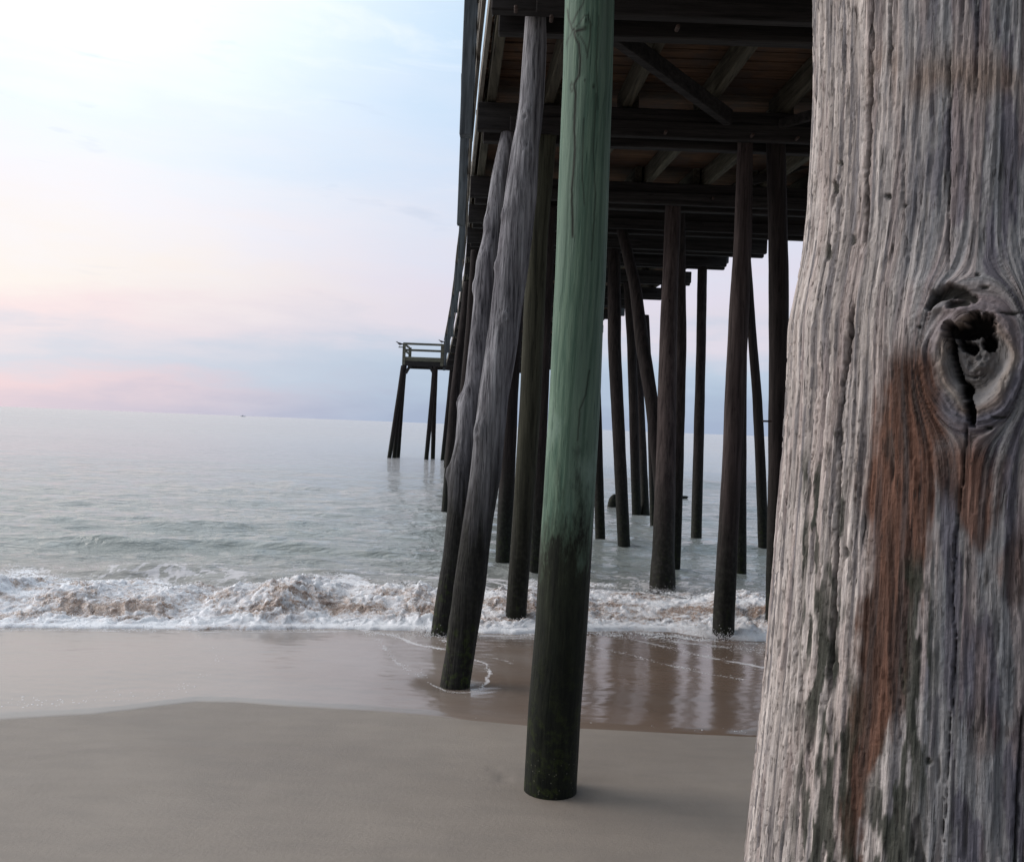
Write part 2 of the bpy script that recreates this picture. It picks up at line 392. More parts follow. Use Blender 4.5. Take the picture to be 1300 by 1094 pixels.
# slow outgoing rolls of water below the surf
film = film + rip
Zs = sand_z(X, Y)
low = Zs + film
Z = np.maximum(low, -.02 + sea*1.0)
Z = np.where(dF > 0, Z + .055*sstep(0, .9, dF)*sstep(4.2, 1.6, dF), Z)
shallow = 1 - sstep(8.9, 14.5, Y + .8*pn(X*.4, Y*.4))
pier_reflect = sstep(-2.6, 1.6, X + .9*pn(X*.8, Y*1.1) + .5*pn(X*2.1, Y*3.1)) * (1 - sstep(9.5, 13, Y))  # browner film under the pier: the dark deck's reflection painted into the colour
# lace of old foam drifting on the water
q1 = np.abs(fbm(X*1.1 + .5*pn(X*.8, Y*.9, 4), Y*1.7, 2.0, 4)); q2 = np.abs(fbm(X*3.1, Y*5.2, 6.0, 3))
patch = sstep(-.12, .25, fbm(X*.35, Y*.55, 9.0, 3))
zone = sstep(9.0, 10.0, Y)*(sstep(15.5, 11.5, Y)*sstep(-1.5, .8, X)*1.0 + sstep(13.6, 11.4, Y)*.75*sstep(.8, -1.5, X))
lace = (sstep(.10, .0, q1)*.8 + sstep(.075, .0, q2)*.75)*(.35 + 1.15*patch)*np.clip(zone, 0, 1)
FL = [([(608, 812), (640, 809), (700, 812), (745, 819), (797, 830), (852, 845), (900, 856), (945, 863)], .018, .8), ([(770, 803), (800, 809), (852, 823), (905, 836), (970, 848)], .05, .62),
      ([(820, 806), (870, 815), (930, 822), (975, 828)], .08, .6), ([(455, 797), (470, 800), (500, 807), (530, 818), (560, 823), (566, 824)], .035, .8), ([(462, 800), (480, 811), (492, 825), (500, 838), (520, 850), (540, 856)], .035, .55),
      ([(603, 837), (616, 842), (622, 852), (619, 864), (606, 874), (594, 877)], .022, .8), ([(545, 864), (556, 869), (565, 874), (590, 877)], .016, .7), ([(250, 805), (268, 818), (275, 835), (262, 852), (240, 868), (215, 880), (190, 891)], .05, .33),
      ([(0, 799), (200, 802), (440, 801)], .03, .6), ([(612, 806), (700, 807), (800, 803), (900, 814), (975, 820)], .05, .62), ([(604, 831), (640, 838), (665, 848)], .05, .4)]
near = us < 6
Xn, Yn = X[near], Y[near]
for pts, wd, am in FL:
    Q = np.array([hit(x, y, .008)[:2] for x, y in pts]); best = np.full(Xn.shape, 9.0)
    wxn = Xn + .03*pn(Xn*5, Yn*5, 3); wyn = Yn + .03*pn(Xn*5, Yn*5, 8) + .015*pn(Xn*14, Yn*14, 5)
    for A_, B_ in zip(Q[:-1], Q[1:]):
        L2 = ((B_-A_)**2).sum(); t = np.clip(((wxn-A_[0])*(B_[0]-A_[0])+(wyn-A_[1])*(B_[1]-A_[1]))/L2, 0, 1)
        best = np.minimum(best, np.hypot(wxn-A_[0]-t*(B_[0]-A_[0]), wyn-A_[1]-t*(B_[1]-A_[1])))
    lace[near] = np.maximum(lace[near], am*np.exp(-(best/wd)**2)*(.75+.6*pn(Xn*4, Yn*4, wd*50)))
m, nt, b = newmat('sea_water'); T = NT(nt); P = T.pos()
sh = T.attr('shallow').outputs['Fac']; refl = T.attr('pier_reflect').outputs['Fac']; fm = T.attr('lace').outputs['Fac']
yy = T.n('ShaderNodeSeparateXYZ', Vector=P).outputs[1]
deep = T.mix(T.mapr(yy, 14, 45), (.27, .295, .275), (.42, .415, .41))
wet = T.mix(refl, (.32, .285, .255), (.175, .124, .092))
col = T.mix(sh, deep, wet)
fn = T.noise(T.scale(P, (14, 26, 14)), 1.0, 5, .65)
fmask = T.mapr(T.math('ADD', fm, T.math('MULTIPLY', T.math('SUBTRACT', fn, .5), .9)), .35, .62)
fmask = T.math('MULTIPLY', fmask, T.mapr(fm, .02, .12))
col = T.mix(fmask, col, (.62, .60, .60))
nt.links.new(col, b.inputs['Base Color'])
rg = T.math('ADD', T.math('MULTIPLY', sh, .095), T.math('ADD', .045, T.mapr(yy, 20, 120, 0, .16)))
nt.links.new(T.math('MAXIMUM', rg, T.math('MULTIPLY', fmask, .7)), b.inputs['Roughness'])
b.inputs['IOR'].default_value = 1.36
d1 = T.noise(T.scale(P, (1.6, 3.6, 1)), 1.0, 5, .6, .3); d2 = T.noise(T.scale(P, (.35, .9, 1)), 1.0, 4, .55); d3 = T.noise(T.scale(P, (6, 14, 1)), 1.0, 3, .5)
k = T.mapr(yy, 9, 13)
hh = T.math('ADD', T.math('MULTIPLY', d1, .17), T.math('ADD', T.math('MULTIPLY', d2, .26), T.math('MULTIPLY', d3, .022)))
hh = T.math('ADD', T.math('MULTIPLY', hh, k), T.math('MULTIPLY', T.noise(T.scale(P, (5, 16, 1)), 1.0, 4, .55), .0012))
nt.links.new(T.bump(hh, 1.0, .75), b.inputs['Normal'])
link('water', mesh_grid('water', np.stack([X, Y, Z], -1), attrs={'shallow': shallow, 'pier_reflect': pier_reflect, 'lace': lace}, mat=m), kind='structure', label='pale grey green sea running up the beach in a thin swash')

# ------------------------------------------------------------------ surf
xs = np.arange(-7.5, 9.0, .017); ds = np.concatenate([np.arange(0, 1.7, .0145), np.arange(1.7, 3.4, .024)])
DX_, X = np.meshgrid(ds, xs, indexing='ij')
FYs = front_y(xs)[None, :]
Y = FYs + DX_
d = DX_
amp = .72 + .75*pn(xs*.55, 1.7)[None, :] + .55*pn(xs*1.5, 4.4)[None, :] + .25*pn(xs*4, 8.8)[None, :]
amp = amp * np.interp(xs, [-8, -1.2, .2, 1.2, 3, 6], [.84, .84, .6, .72, .8, .72])[None, :]
prof = .05*sstep(-.02, .10, d) + .06*sstep(.1, .35, d) + .15*sstep(.35, 1.05, d + .25*pn(X*1.1, d*1.2, 3)) - .17*sstep(1.25, 2.6, d)
env = sstep(0, .30, d)*sstep(3.2, 1.5, d)
wx = X + .10*pn(X*3, Y*3, 1.0); wy = Y + .10*pn(X*3, Y*3, 8.0)
bil = (np.abs(pn(wx*2.6, wy*3.6, 2))*1.0 - .25)*.07 + (np.abs(pn(wx*7.3, wy*8.5, 4)) - .25)*.060 + (np.abs(pn(wx*15, wy*17, 6))-.25)*.040 + (.25 - np.abs(pn(wx*28, wy*28, 8)))*.026 + .016*pn(wx*45, wy*45, 3)
spik = np.clip(fbm(wx*11, wy*11, 12, 3) - .12, 0, 1)*.12
base = sand_z(X, Y).clip(-.01, 1) + .004
Z = base + prof*np.clip(amp, .35, 1.6) + (bil + spik)*env*np.clip(amp, .5, 1.3)
Z = Z + .006*np.abs(pn(X*20, Y*30))*sstep(0, .06, d)
ox = .05*pn(wx*8, wy*8, 21)*env; oy = (.07*pn(wx*6, wy*6, 31) - .05*sstep(.25, .7, d)*sstep(1.2, .7, d))*env
edgefall = sstep(0, .05, d)
Z = base - .02*(1-edgefall) + (Z - base)*edgefall
# foam cover: white lip and torn crests, sandy brown water in the troughs between
cover = .66 + 1.75*fbm(wx*1.4, wy*2.4, 41, 4) + .75*fbm(wx*7, wy*9, 44, 3) + (.55+.6*pn(X*2.3, 6.6))*sstep(.45, .05, d) - .40*np.exp(-((d-.80-.15*pn(X*1.1, 2))/.38)**2) + 1.9*(spik/.12) + .5*sstep(.35, 1.0, bil/.1)
fade = sstep(2.9, 1.5, d + 1.1*pn(X*.7, 2.2, 15) + .7*pn(X*2.2, Y*1.8, 15))
m, nt, b = newmat('surf_foam'); T = NT(nt); P = T.pos()
cvr = T.attr('cover').outputs['Fac']; fd = T.attr('fade').outputs['Fac']
f1 = T.noise(P, 26, 6, .68, .6); f2 = T.noise(P, 75, 4, .6)
cc = T.math('ADD', cvr, T.math('ADD', T.math('MULTIPLY', T.math('SUBTRACT', f1, .5), 2.6), T.math('MULTIPLY', T.math('SUBTRACT', f2, .5), 1.8)))
cr = T.n('ShaderNodeValToRGB', Fac=T.mapr(cc, -.5, 1.5)); r = cr.color_ramp
r.elements[0].position = .12; r.elements[0].color = (.29, .205, .155, 1); r.elements[1].position = .82; r.elements[1].color = (.90, .91, .93, 1)
e = r.elements.new(.32); e.color = (.46, .365, .305, 1); e = r.elements.new(.52); e.color = (.68, .66, .66, 1)
nt.links.new(cr.outputs[0], b.inputs['Base Color'])
nt.links.new(T.mapr(cc, .0, .6, .16, .75), b.inputs['Roughness'])
nt.links.new(T.bump(T.math('ADD', f1, T.math('MULTIPLY', f2, .5)), .02, .7), b.inputs['Normal'])
b.inputs['Subsurface Weight'].default_value = .6; b.inputs['Subsurface Radius'].default_value = (.05, .05, .05); b.inputs['Subsurface Scale'].default_value = 1.0
tr = nt.nodes.new('ShaderNodeBsdfTransparent'); mx = nt.nodes.new('ShaderNodeMixShader')
al = T.mapr(T.math('ADD', fd, T.math('MULTIPLY', T.math('SUBTRACT', f1, .5), 2.2)), .42, .55)
al = T.math('MULTIPLY', al, T.mapr(fd, 0, .15))
nt.links.new(al, mx.inputs[0]); nt.links.new(tr.outputs[0], mx.inputs[1]); nt.links.new(b.outputs[0], mx.inputs[2])
nt.links.new(mx.outputs[0], nt.nodes['Material Output'].inputs[0])
surf = link('surf_foam', mesh_grid('surf_foam', np.stack([X+ox, Y+oy, Z], -1), attrs={'cover': cover, 'fade': fade*np.ones_like(X)}, mat=m), kind='stuff', label='churning white and sandy brown surf along the water edge')

# blobs: a shared builder for small flattened foam bubbles and spray
def blobs(name, pts, rad, mat, flat=.5):
    ph = (1+5**.5)/2
    iv = np.array([(-1,ph,0),(1,ph,0),(-1,-ph,0),(1,-ph,0),(0,-1,ph),(0,1,ph),(0,-1,-ph),(0,1,-ph),(ph,0,-1),(ph,0,1),(-ph,0,-1),(-ph,0,1)])
    iv /= np.linalg.norm(iv[0])
    ft = np.array([(0,11,5),(0,5,1),(0,1,7),(0,7,10),(0,10,11),(1,5,9),(5,11,4),(11,10,2),(10,7,6),(7,1,8),(3,9,4),(3,4,2),(3,2,6),(3,6,8),(3,8,9),(4,9,5),(2,4,11),(6,2,10),(8,6,7),(9,8,1)])
    n = len(pts); sc3 = rad[:, None]*np.column_stack([rng.uniform(.7, 1.5, n), rng.uniform(.7, 1.3, n), flat*rng.uniform(.6, 1.2, n)])
    V = pts[:, None, :] + iv[None]*sc3[:, None, :]
    Fc = ft[None] + (np.arange(n)*12)[:, None, None]
    me = bpy.data.meshes.new(name); me.from_pydata(V.reshape(-1, 3).tolist(), [], Fc.reshape(-1, 3).tolist())
    me.polygons.foreach_set('use_smooth', np.ones(n*20, bool)); me.materials.append(mat); return me
m, nt, b = newmat('foam_bubbles'); b.inputs['Base Color'].default_value = (.78, .77, .77, 1); b.inputs['Roughness'].default_value = .25
M['bubbles'] = m
# spray thrown up along the crest
n = 26000; ix = rng.randint(0, len(xs), n); r_ = rng.beta(1.6, 2.0, n)*1.9; jy = np.searchsorted(ds, r_)
zz = Z[jy, ix]; sp = np.column_stack([X[jy, ix]+rng.normal(0, .02, n), Y[jy, ix]+rng.normal(0, .02, n), zz + rng.exponential(.016, n)])
link('sea_spray', blobs('sea_spray', sp, rng.uniform(.0015, .0052, n), M['bubbles'], 1.0), kind='stuff', label='fine white droplets of spray over the surf')

# thin foam lines and bubbles left on the swash
def ground_at(px, py):
    q = hit(px, py, .008); z = max(sand_z(q[0], q[1]) + .009, -.01)
    return np.array([q[0], q[1], float(z)])
trace = []; rads = []
def foamline(pts, dens, wpx, rmin, rmax, lumpy=.6):
    pts = np.array(pts, float); L = np.hypot(*np.diff(pts, axis=0).T); cum = np.r_[0, np.cumsum(L)]
    n = int(cum[-1]*dens)
    for t in rng.uniform(0, cum[-1], int(n*.85)):
        if pn(t*.045, len(pts)*3.3, pts[0][0]) < -.35 + .5*(1-lumpy): 
            if rng.rand() < .75: continue
        x = np.interp(t, cum, pts[:, 0]) + 2.2*float(pn(t*.03, pts[0][0])); y = np.interp(t, cum, pts[:, 1]) + rng.normal(0, wpx) + 1.6*float(pn(t*.05, 7.7+pts[0][1]))
        gp = ground_at(x + rng.normal(0, wpx*1.5), y)
        if gp[1] < edge(gp[0]) + .03: continue
        trace.append(gp); rads.append(rmin + (rmax-rmin)*rng.rand()**1.7)
foamline([(608, 812), (640, 809), (700, 812), (745, 819), (797, 830), (852, 845), (900, 856), (945, 863)], 7, .8, .004, .009)
foamline([(770, 803), (800, 809), (852, 823), (905, 836), (970, 848)], 9, 1.8, .004, .010)
foamline([(820, 806), (870, 815), (930, 822), (975, 828)], 9, 3.0, .004, .011)
foamline([(455, 797), (470, 800), (500, 807), (530, 818), (560, 823), (566, 824)], 10, 1.1, .004, .010)
foamline([(462, 800), (480, 811), (492, 825), (500, 838), (520, 850), (540, 856)], 8, 2.0, .004, .009)
foamline([(603, 837), (616, 842), (622, 852), (619, 864), (606, 874), (594, 877)], 9, 1.2, .004, .009)
foamline([(545, 864), (556, 869), (565, 874), (590, 877)], 8, .9, .004, .009)
foamline([(604, 831), (640, 838), (665, 848)], 3, 3.0, .003, .007)
foamline([(250, 805), (268, 818), (275, 835), (262, 852), (240, 868), (215, 878), (190, 886)], 2.4, 3.2, .0035, .009)
foamline([(0, 893), (60, 892), (120, 887), (180, 882)], 1.9, 4.0, .004, .011)
foamline([(0, 885), (90, 880), (180, 876)], .5, 8.0, .003, .006)
foamline([(600, 902), (700, 911), (800, 918), (960, 924)], .8, 4.0, .003, .007)
foamline([(540, 880), (620, 890), (700, 900), (860, 905), (960, 912)], .55, 11.0, .003, .006)
foamline([(600, 900), (650, 905), (690, 912)], .5, 9.0, .003, .0065)
foamline([(560, 812), (580, 816), (604, 815)], 12, 2.0, .004, .012)
foamline([(0, 796), (200, 799), (440, 798)], 6, 1.2, .004, .012)
foamline([(612, 803), (700, 803), (800, 799), (900, 811), (975, 816)], 7, 1.4, .004, .012)
link('foam_trace', blobs('foam_trace', np.array(trace), np.array(rads), M['bubbles'], .35), kind='stuff', label='thin lines of white bubbles left on the wet sand')

# foam collars where the surf breaks round the piles
def collar(px, py, rx, n=1500, h=.10):
    n = n if n > 1000 else 1900
    q = hit(px, py); a = rng.uniform(0, 6.28, n); r = rx*(1 + rng.exponential(.35, n))
    z = np.maximum(rng.exponential(h*.2, n)*(1 - .4*(r/rx-1)).clip(.2, 1), .0)
    x = q[0]+np.cos(a)*r; y = q[1] + .1 + np.sin(a)*r*.9
    zb = np.maximum(sand_z(x, y), -.01) + .01
    return np.column_stack([x, y, zb+z]), rng.uniform(.002, .0055, n)
cs = [collar(653, 791, .17), collar(918, 808, .19, 420, .13), collar(558, 806, .17), collar(841, 748, .2), collar(986, 800, .18)]
link('foam_collar', blobs('foam_collar', np.concatenate([c[0] for c in cs]), np.concatenate([c[1] for c in cs]), M['bubbles'], .8), kind='stuff', label='splashing foam where the surf meets the pier piles')

# ------------------------------------------------------------------ the pier
PIER = empty('wooden_pier', (2.4, 8.9, 0), label='long dark wooden fishing pier on round piles running out over the sea', category='pier')
ROWS = [(-11, 3.25), (-8, 3.25), (-5, 3.25), (-2, 3.25), (1.2, 3.25), (4.3, 3.25), (7.0, 3.23), (9.45, 3.13), (12.5, 3.22), (14.4, 3.30), (17.2, 3.56), (20.0, 3.82), (22.8, 3.90), (25.5, 3.90), (28.2, 4.0), (31.2, 4.0),
        (34.3, 3.85), (37.4, 3.75), (40.5, 3.65), (43.5, 3.55), (46.6, 3.42), (49.6, 3.32), (52.2, 3.22)]
RY = np.array([r[0] for r in ROWS]); RH = np.array([r[1] for r in ROWS])
def capz(y): return float(np.interp(y, RY, RH)) + EYE.z
def xl(y): return .14 - .0845*y + float(np.interp(y, [10, 12.5, 17, 21, 25, 34, 40, 46, 52], [0, .03, .12, .21, .27, .26, .21, .11, 0]))
def xr(y): return .14 - .0845*y + 6.2
W = 6.2; CAPH = .30
# deck planks (one surface)
mb = MB(); y = -13.0
while y < 52.9:
    wd = .185; z = capz(y) + CAPH + .26 + .03
    rot = Euler((rng.normal(0, .006), 0, rng.normal(0, .002))).to_matrix()
    e0, e1 = rng.uniform(-.02, .03, 2)
    DL, DR = xl(y) + .19, xr(y) + .10
    mb.box(((DL+DR)/2 + (e1-e0)/2, y, z + rng.normal(0, .002)), ((DR-DL)/2 + (e1+e0)/2, wd/2, .025), rot)
    y += wd + .011
link('deck', mb.mesh('deck', M['plank']), PIER, (2.4, 20, capz(20)+.6), label='brown plank deck seen from below')
# stringers
for k, sx in enumerate((.28, .95, 1.78, 2.62, 3.45, 4.28, 5.12, 5.98)):
    mb = MB()
    for i in range(len(ROWS)-1):
        a, c = ROWS[i][0], ROWS[i+1][0]
        off = .055 if i % 2 else -.055
        if k in (0, 7): off = 0
        za, zc = capz(a) + CAPH + .13, capz(c) + CAPH + .13
        q_ = 1 - sx/6.2; bx = lambda y: xr(y) - 6.2 + sx + (xl(y) - xr(y) + 6.2)*q_
        mb.bar((bx(a)+off, a-.12, za), (bx(c)+off, c+.12, zc), .10, .248)
    link('stringer', mb.mesh('stringer', M['beam_y'], bevel=.008), PIER, (xl(10)+sx, 10, capz(10)+.4))
# cap beams
for (y, h) in ROWS:
    mb = MB(); z = h + EYE.z; a = xl(y) + .16; c = xr(y) + rng.uniform(-.05, .12)
    zt = CAPH/2
    mb.box(((a+c)/2, y-.19, z+zt), ((c-a)/2, .055, zt-.004)); mb.box(((a+c)/2 + .05, y+.19, z+zt), ((c-a)/2, .055, zt-.004))
    mb.box(((a+c)/2, y, z+CAPH-.075), ((c-a)/2 - .04, .125, .073))
    if rng.rand() < .8: mb.box(((a+c)/2+.1, y-.262, z-.02+.09), ((c-a)/2 - .25, .016, .085))
    link('cap_beam', mb.mesh('cap_beam', M['beam_x'], bevel=.010), PIER, ((a+c)/2, y, z), )
# cross braces under the deck, from photo points
def brace(p1, Y1, p2, Y2, w=.07, h=.2):
    mb = MB(); mb.bar(at(*p1, Y1), at(*p2, Y2), w, h)
    a = at(*p1, Y1); link('brace', mb.mesh('brace', M['beam_x'], bevel=.006), PIER, a)
brace((776, 40), 7.5, (925, 150), 9.1, .09, .16)
brace((990, 158), 9.2, (1075, 134), 8.6, .06, .10)
brace((955, 230), 12.1, (1050, 200), 12.1, .05, .12)

# railings
def railing(side):
    x0 = (lambda y: xl(y) + .09) if side < 0 else (lambda y: xr(y) + .05)
    r = empty('railing', (x0(20), 20, capz(20)), ); r.parent = PIER; r.location = Vector((x0(20), 20, capz(20))) - Vector(PIER['_w'])
    ys = [y for i, (y, h) in enumerate(ROWS) if i % 2 == 1] + [52.5]
    for y in ys:
        mb = MB(); z0 = capz(y) + (.0 if side < 0 else .12); z1 = capz(y) + .6 + 1.18
        mb.box((x0(y) + side*.055, y, (z0+z1)/2), (.07, .075, (z1-z0)/2))
        link('post', mb.mesh('post', M['post'], bevel=.006), r, (x0(y), y, z0))
    for zz, hh, ww in ((.32, .14, .04), (.62, .14, .04), (.92, .14, .04), (1.20, .04, .19)):
        mb = MB()
        for i in range(len(ROWS)-1):
            a, c = ROWS[i][0], ROWS[i+1][0]; e = .004 if i % 2 else 0
            ox = .045 if ww < .1 else side*.04
            if side > 0: ox = -.045 if ww < .1 else side*.04
            mb.bar((x0(a)+ox+e, a, capz(a)+.6+zz), (x0(c)+ox+e, c, capz(c)+.6+zz), ww, hh)
        link('rail', mb.mesh('rail', M['rail']), r, (x0(10), 10, capz(10)+.6+zz))
railing(-1); railing(1)
# outer fascia board under the deck edge
mb = MB()
for i in range(len(ROWS)-1):
    a, c = ROWS[i][0], ROWS[i+1][0]
    mb.bar((xl(a)+.17+(.004 if i%2 else 0), a, capz(a)+.45), (xl(c)+.17+(.004 if i%2 else 0), c, capz(c)+.45), .04, .22)
link('edge_board', mb.mesh('edge_board', M['rail']), PIER, (xl(10), 10, capz(10)+.45))

# --- piles
def tube(name, C3, Rr, seg, mat, lump=.02, seed=0, knots=(), bury=.5, step=.05, lines=()):
    """C3 list of centre points top to bottom, Rr radii"""
    C3 = np.array(C3, float); Rr = np.array(Rr, float)
    o = np.argsort(C3[:, 2]); C3 = C3[o]; Rr = Rr[o]
    C3 = np.vstack([C3[0] - (C3[1]-C3[0])/np.linalg.norm(C3[1]-C3[0])*bury, C3]); Rr = np.r_[Rr[0], Rr]
    z = C3[:, 2]; n = int((z[-1]-z[0])/step)+2; zs = np.linspace(z[0], z[-1], n)
    cx = np.interp(zs, z, C3[:, 0]); cy = np.interp(zs, z, C3[:, 1]); rr = np.interp(zs, z, Rr)
    ker = np.ones(5)/5
    for a in (cx, cy, rr):
        p = np.pad(a, 4, mode='reflect', reflect_type='odd'); p = np.convolve(p, ker, 'same'); p = np.convolve(p, ker, 'same'); a[:] = p[4:-4]
    th = np.linspace(0, 2*np.pi, seg, endpoint=False)
    TH, ZZ = np.meshgrid(th, zs)
    u, v = np.cos(TH), np.sin(TH)
    r = rr[:, None]*(1 + lump*1.4*pn(u*1.1+seed, v*1.1, ZZ*1.3) + lump*.8*pn(u*2.3+seed, v*2.3, ZZ*3.1) + lump*.5*pn(u*6+seed, v*6, ZZ*1.1) + lump*.3*pn(u*9+seed, v*9, ZZ*9))
    kn = np.zeros_like(r)
    for (kt, kz, ks, kh) in knots:
        dth = (TH-kt+np.pi) % (2*np.pi) - np.pi
        d2 = (dth*rr[:, None]/ks)**2 + ((ZZ-kz)/(ks*1.5))**2
        r = r + kh*np.exp(-d2) - kh*.9*np.exp(-d2*14); kn = np.maximum(kn, np.exp(-d2*9))
    V = np.stack([cx[:, None]+r*u, cy[:, None]+r*v, ZZ], -1)
    gu = TH*rr[:, None]
    if lines:
        qx, qy = project(V); front = (u*cx.mean() + v*cy.mean()) < 0
        for (wd, pts) in lines:
            for (ax_, ay_), (bx_, by_) in zip(pts[:-1], pts[1:]):
                L2 = (bx_-ax_)**2+(by_-ay_)**2; t = np.clip(((qx-ax_)*(bx_-ax_)+(qy-ay_)*(by_-ay_))/L2, 0, 1)
                dd = np.hypot(qx-ax_-t*(bx_-ax_) + .6*pn(qy*.12, wd), qy-ay_-t*(by_-ay_))
                kn = np.maximum(kn, np.exp(-(dd/wd)**2)*front*min(1, wd/1.6))
    me = mesh_grid(name, V, close=True, attrs={'gu': gu, 'knot': kn}, mat=mat)
    import bmesh
    bm = bmesh.new(); bm.from_mesh(me); bm.verts.ensure_lookup_table()
    bm.faces.new([bm.verts[(n-1)*seg+k] for k in range(seg)]); bm.to_mesh(me); bm.free()
    return me
def pile(rows, Yb, Yt, mat, label=None, seg=28, lump=.03, knots=(), step=.05, top=0.0, name='pile', bury=.6, seed=None, lines=()):
    """rows: (centre px x, py, full width px) from top to bottom; depth runs from Yt (top) to Yb (base)"""
    rows = sorted(rows, key=lambda r: r[1]); p0, p1 = rows[0][1], rows[-1][1]
    C3 = []; Rr = []
    for (x, y, wpx) in rows:
        t = (y-p0)/(p1-p0); Yd = Yt + (Yb-Yt)*t
        C3.append(at(x, y, Yd)); Rr.append(wpx*Yd/F/2)
    if top: C3.insert(0, C3[0] + (C3[0]-C3[1])/abs(C3[0][2]-C3[1][2])*top); Rr.insert(0, Rr[0])
    sd = rng.rand()*50 if seed is None else seed
    me = tube(name, C3, Rr, seg, M[mat], lump, sd, knots, bury, step, lines)
    o = link(name, me, PIER, C3[-1])
    if label: o['label'] = label
    return o
# A and B: the grey knotty pair
pile([(680, 20, 26), (679, 60, 30), (675, 130, 31), (671, 165, 33), (667, 185, 34), (661, 250, 41), (650, 340, 42), (642, 400, 39), (635, 450, 40), (627, 500, 38), (621, 560, 38), (616, 605, 39), (607, 660, 38), (596, 745, 41), (589, 800, 37), (578, 868, 38)],
     hit(578, 868)[1], 7.0, 'driftwood', 'crooked grey knotty pile leaning, with green moss near its foot', seg=90, lump=.024, step=.015, top=.1,
     knots=[(-2.7, 3.83, .035, .022), (-1.55, 3.0, .04, .018), (-2.9, 3.42, .03, .02), (-2.4, 2.1, .06, .03), (-1.9, 4.6, .05, .02), (-2.9, .55, .07, .015), (-1.2, 4.3, .06, .015)])
pile([(645, 168, 17), (641, 200, 24), (636, 225, 25), (625, 300, 24), (618, 335, 28), (614, 380, 25), (603, 488, 26), (595, 517, 28), (591, 560, 26), (583, 605, 30), (582, 640, 27), (576, 700, 26), (566, 765, 27), (559, 806, 25)],
     hit(558, 806)[1], 9.3, 'driftwood', 'grey crooked pile standing just behind the first knotty one', seg=64, lump=.022, step=.02, top=.1,
     knots=[(-3.0, 3.6, .05, .03), (3.0, 2.4, .05, .035), (3.1, 1.65, .05, .035), (-2.8, 4.3, .05, .02)])
# green pile
G = [(750, -60, 62), (748.5, 0, 62), (746, 100, 63), (740.5, 250, 64), (737, 350, 64), (734, 400, 64), (730, 500, 65), (722, 640, 65), (718, 700, 66.5), (712, 800, 66), (704, 900, 67), (698.5, 1000, 67)]
gz = [at(x, y, 4.5)[2] for x, y, w_ in G]
pile(G, G_base[1], 4.35, 'green', 'thick green treated pile darkened with algae below the tide line', seg=230, lump=.008, step=.011, top=2.2,
     lines=[(2.2, [(728, 38), (732, 40), (743, 36)]), (1.2, [(726, 36), (722, 24), (720, 12)]), (1.1, [(729, 37), (737, 28), (742, 20), (746, 20), (750, 32), (749, 50), (745, 74)]), (1.1, [(731, 42), (737, 47), (743, 58), (746, 72)]), (1.1, [(727, 30), (733, 16), (740, 6), (744, -12)]),
            (.9, [(727, 40), (720, 52), (719, 58)]), (1.5, [(729, 42), (731, 50), (735, 56), (737, 80), (735, 96), (729, 108), (731, 120), (730, 135), (729, 160), (730, 190), (726, 240), (727, 300)]),
            (1.1, [(748, 470), (744, 500), (736, 520), (733, 560)]), (1.0, [(741, 150), (739, 220), (742, 260)]), (1.0, [(757, 120), (753, 190), (756, 250), (751, 330)]), (1.1, [(724, 110), (726, 105), (729, 110), (726, 117), (724, 112)]), (.9, [(760, 20), (757, 80), (759, 140)])],
     knots=[(-1.75, at(728, 38, 4.35)[2], .018, .010), (-1.4, at(727, 117, 4.35)[2], .02, .004), (-1.75, at(726, 110, 4.35)[2], .012, .003)])
pile([(693, 180, 26), (682, 300, 27), (674, 500, 27), (661, 700, 26), (654, 790, 27)], hit(654, 790)[1], 9.4, 'greenish', 'green tinged pile left of the thick green one', seg=40, lump=.02, top=.1)
pile([(698, 262, 16), (688, 500, 17), (679, 725, 18)], 12.9, 12.6, 'creosote', seg=24)
pile([(661, 292, 18), (648, 500, 20), (644, 600, 20), (639, 705, 20)], 14.3, 14.4, 'creosote', seg=24)
pile([(593, 358, 9), (589, 400, 10), (577, 500, 11), (566, 645, 11)], 22.0, 22.8, 'creosote', seg=20)
pile([(604, 318, 12), (597, 420, 12), (590, 500, 13), (580, 675, 14)], 17.0, 17.2, 'creosote', seg=20)
pile([(750, 330, 11), (757, 500, 12), (762, 681, 13)], 17.3, 17.2, 'creosote', seg=20)
pile([(779, 298, 16), (780, 400, 17), (780, 440, 17), (786, 560, 16), (792, 690, 16)], 16.4, 17.2, 'creosote', seg=24)
pile([(797, 358, 11), (802, 440, 12), (808, 647, 12)], 23.4, 22.8, 'creosote', seg=20)
pile([(789, 290, 14), (806, 361, 15), (816, 440, 18), (827, 506, 17), (836, 593, 16), (846, 715, 17)], 13.2, 14.4, 'creosote', 'dark pile leaning outward between two upright ones', seg=28)
pile([(802, 372, 10), (812, 500, 11), (819, 647, 11)], 23.5, 25.5, 'creosote', seg=20)
pile([(820, 400, 8), (825, 500, 8), (829, 663, 8)], 21.0, 22.8, 'creosote', seg=16)
pile([(855, 255, 20), (851, 350, 20), (848, 440, 22), (845, 600, 25), (842, 700, 28), (841, 747, 33)], hit(841, 747)[1], 12.5, 'browned', 'brownish upright pile with a flared foot in the surf', seg=44, lump=.03, step=.03)
pile([(862, 255, 15), (864, 440, 15), (860, 600, 15), (857, 714, 14)], 14.0, 13.2, 'creosote', seg=24)
pile([(892, 325, 12), (890, 440, 12), (887, 560, 13), (884, 676, 14)], 18.6, 20.0, 'creosote', seg=24)
pile([(946, 188, 19), (943, 300, 22), (938, 400, 24), (934, 480, 25), (929, 600, 25), (924, 680, 25), (918, 806, 27)], hit(918, 806)[1], 9.4, 'browned', 'reddish brown crooked pile standing in the surf', seg=48, lump=.035, step=.03, top=.1)
pile([(944, 290, 14), (941, 440, 14), (940, 600, 15), (940, 717, 15)], 14.2, 14.4, 'creosote', seg=24)
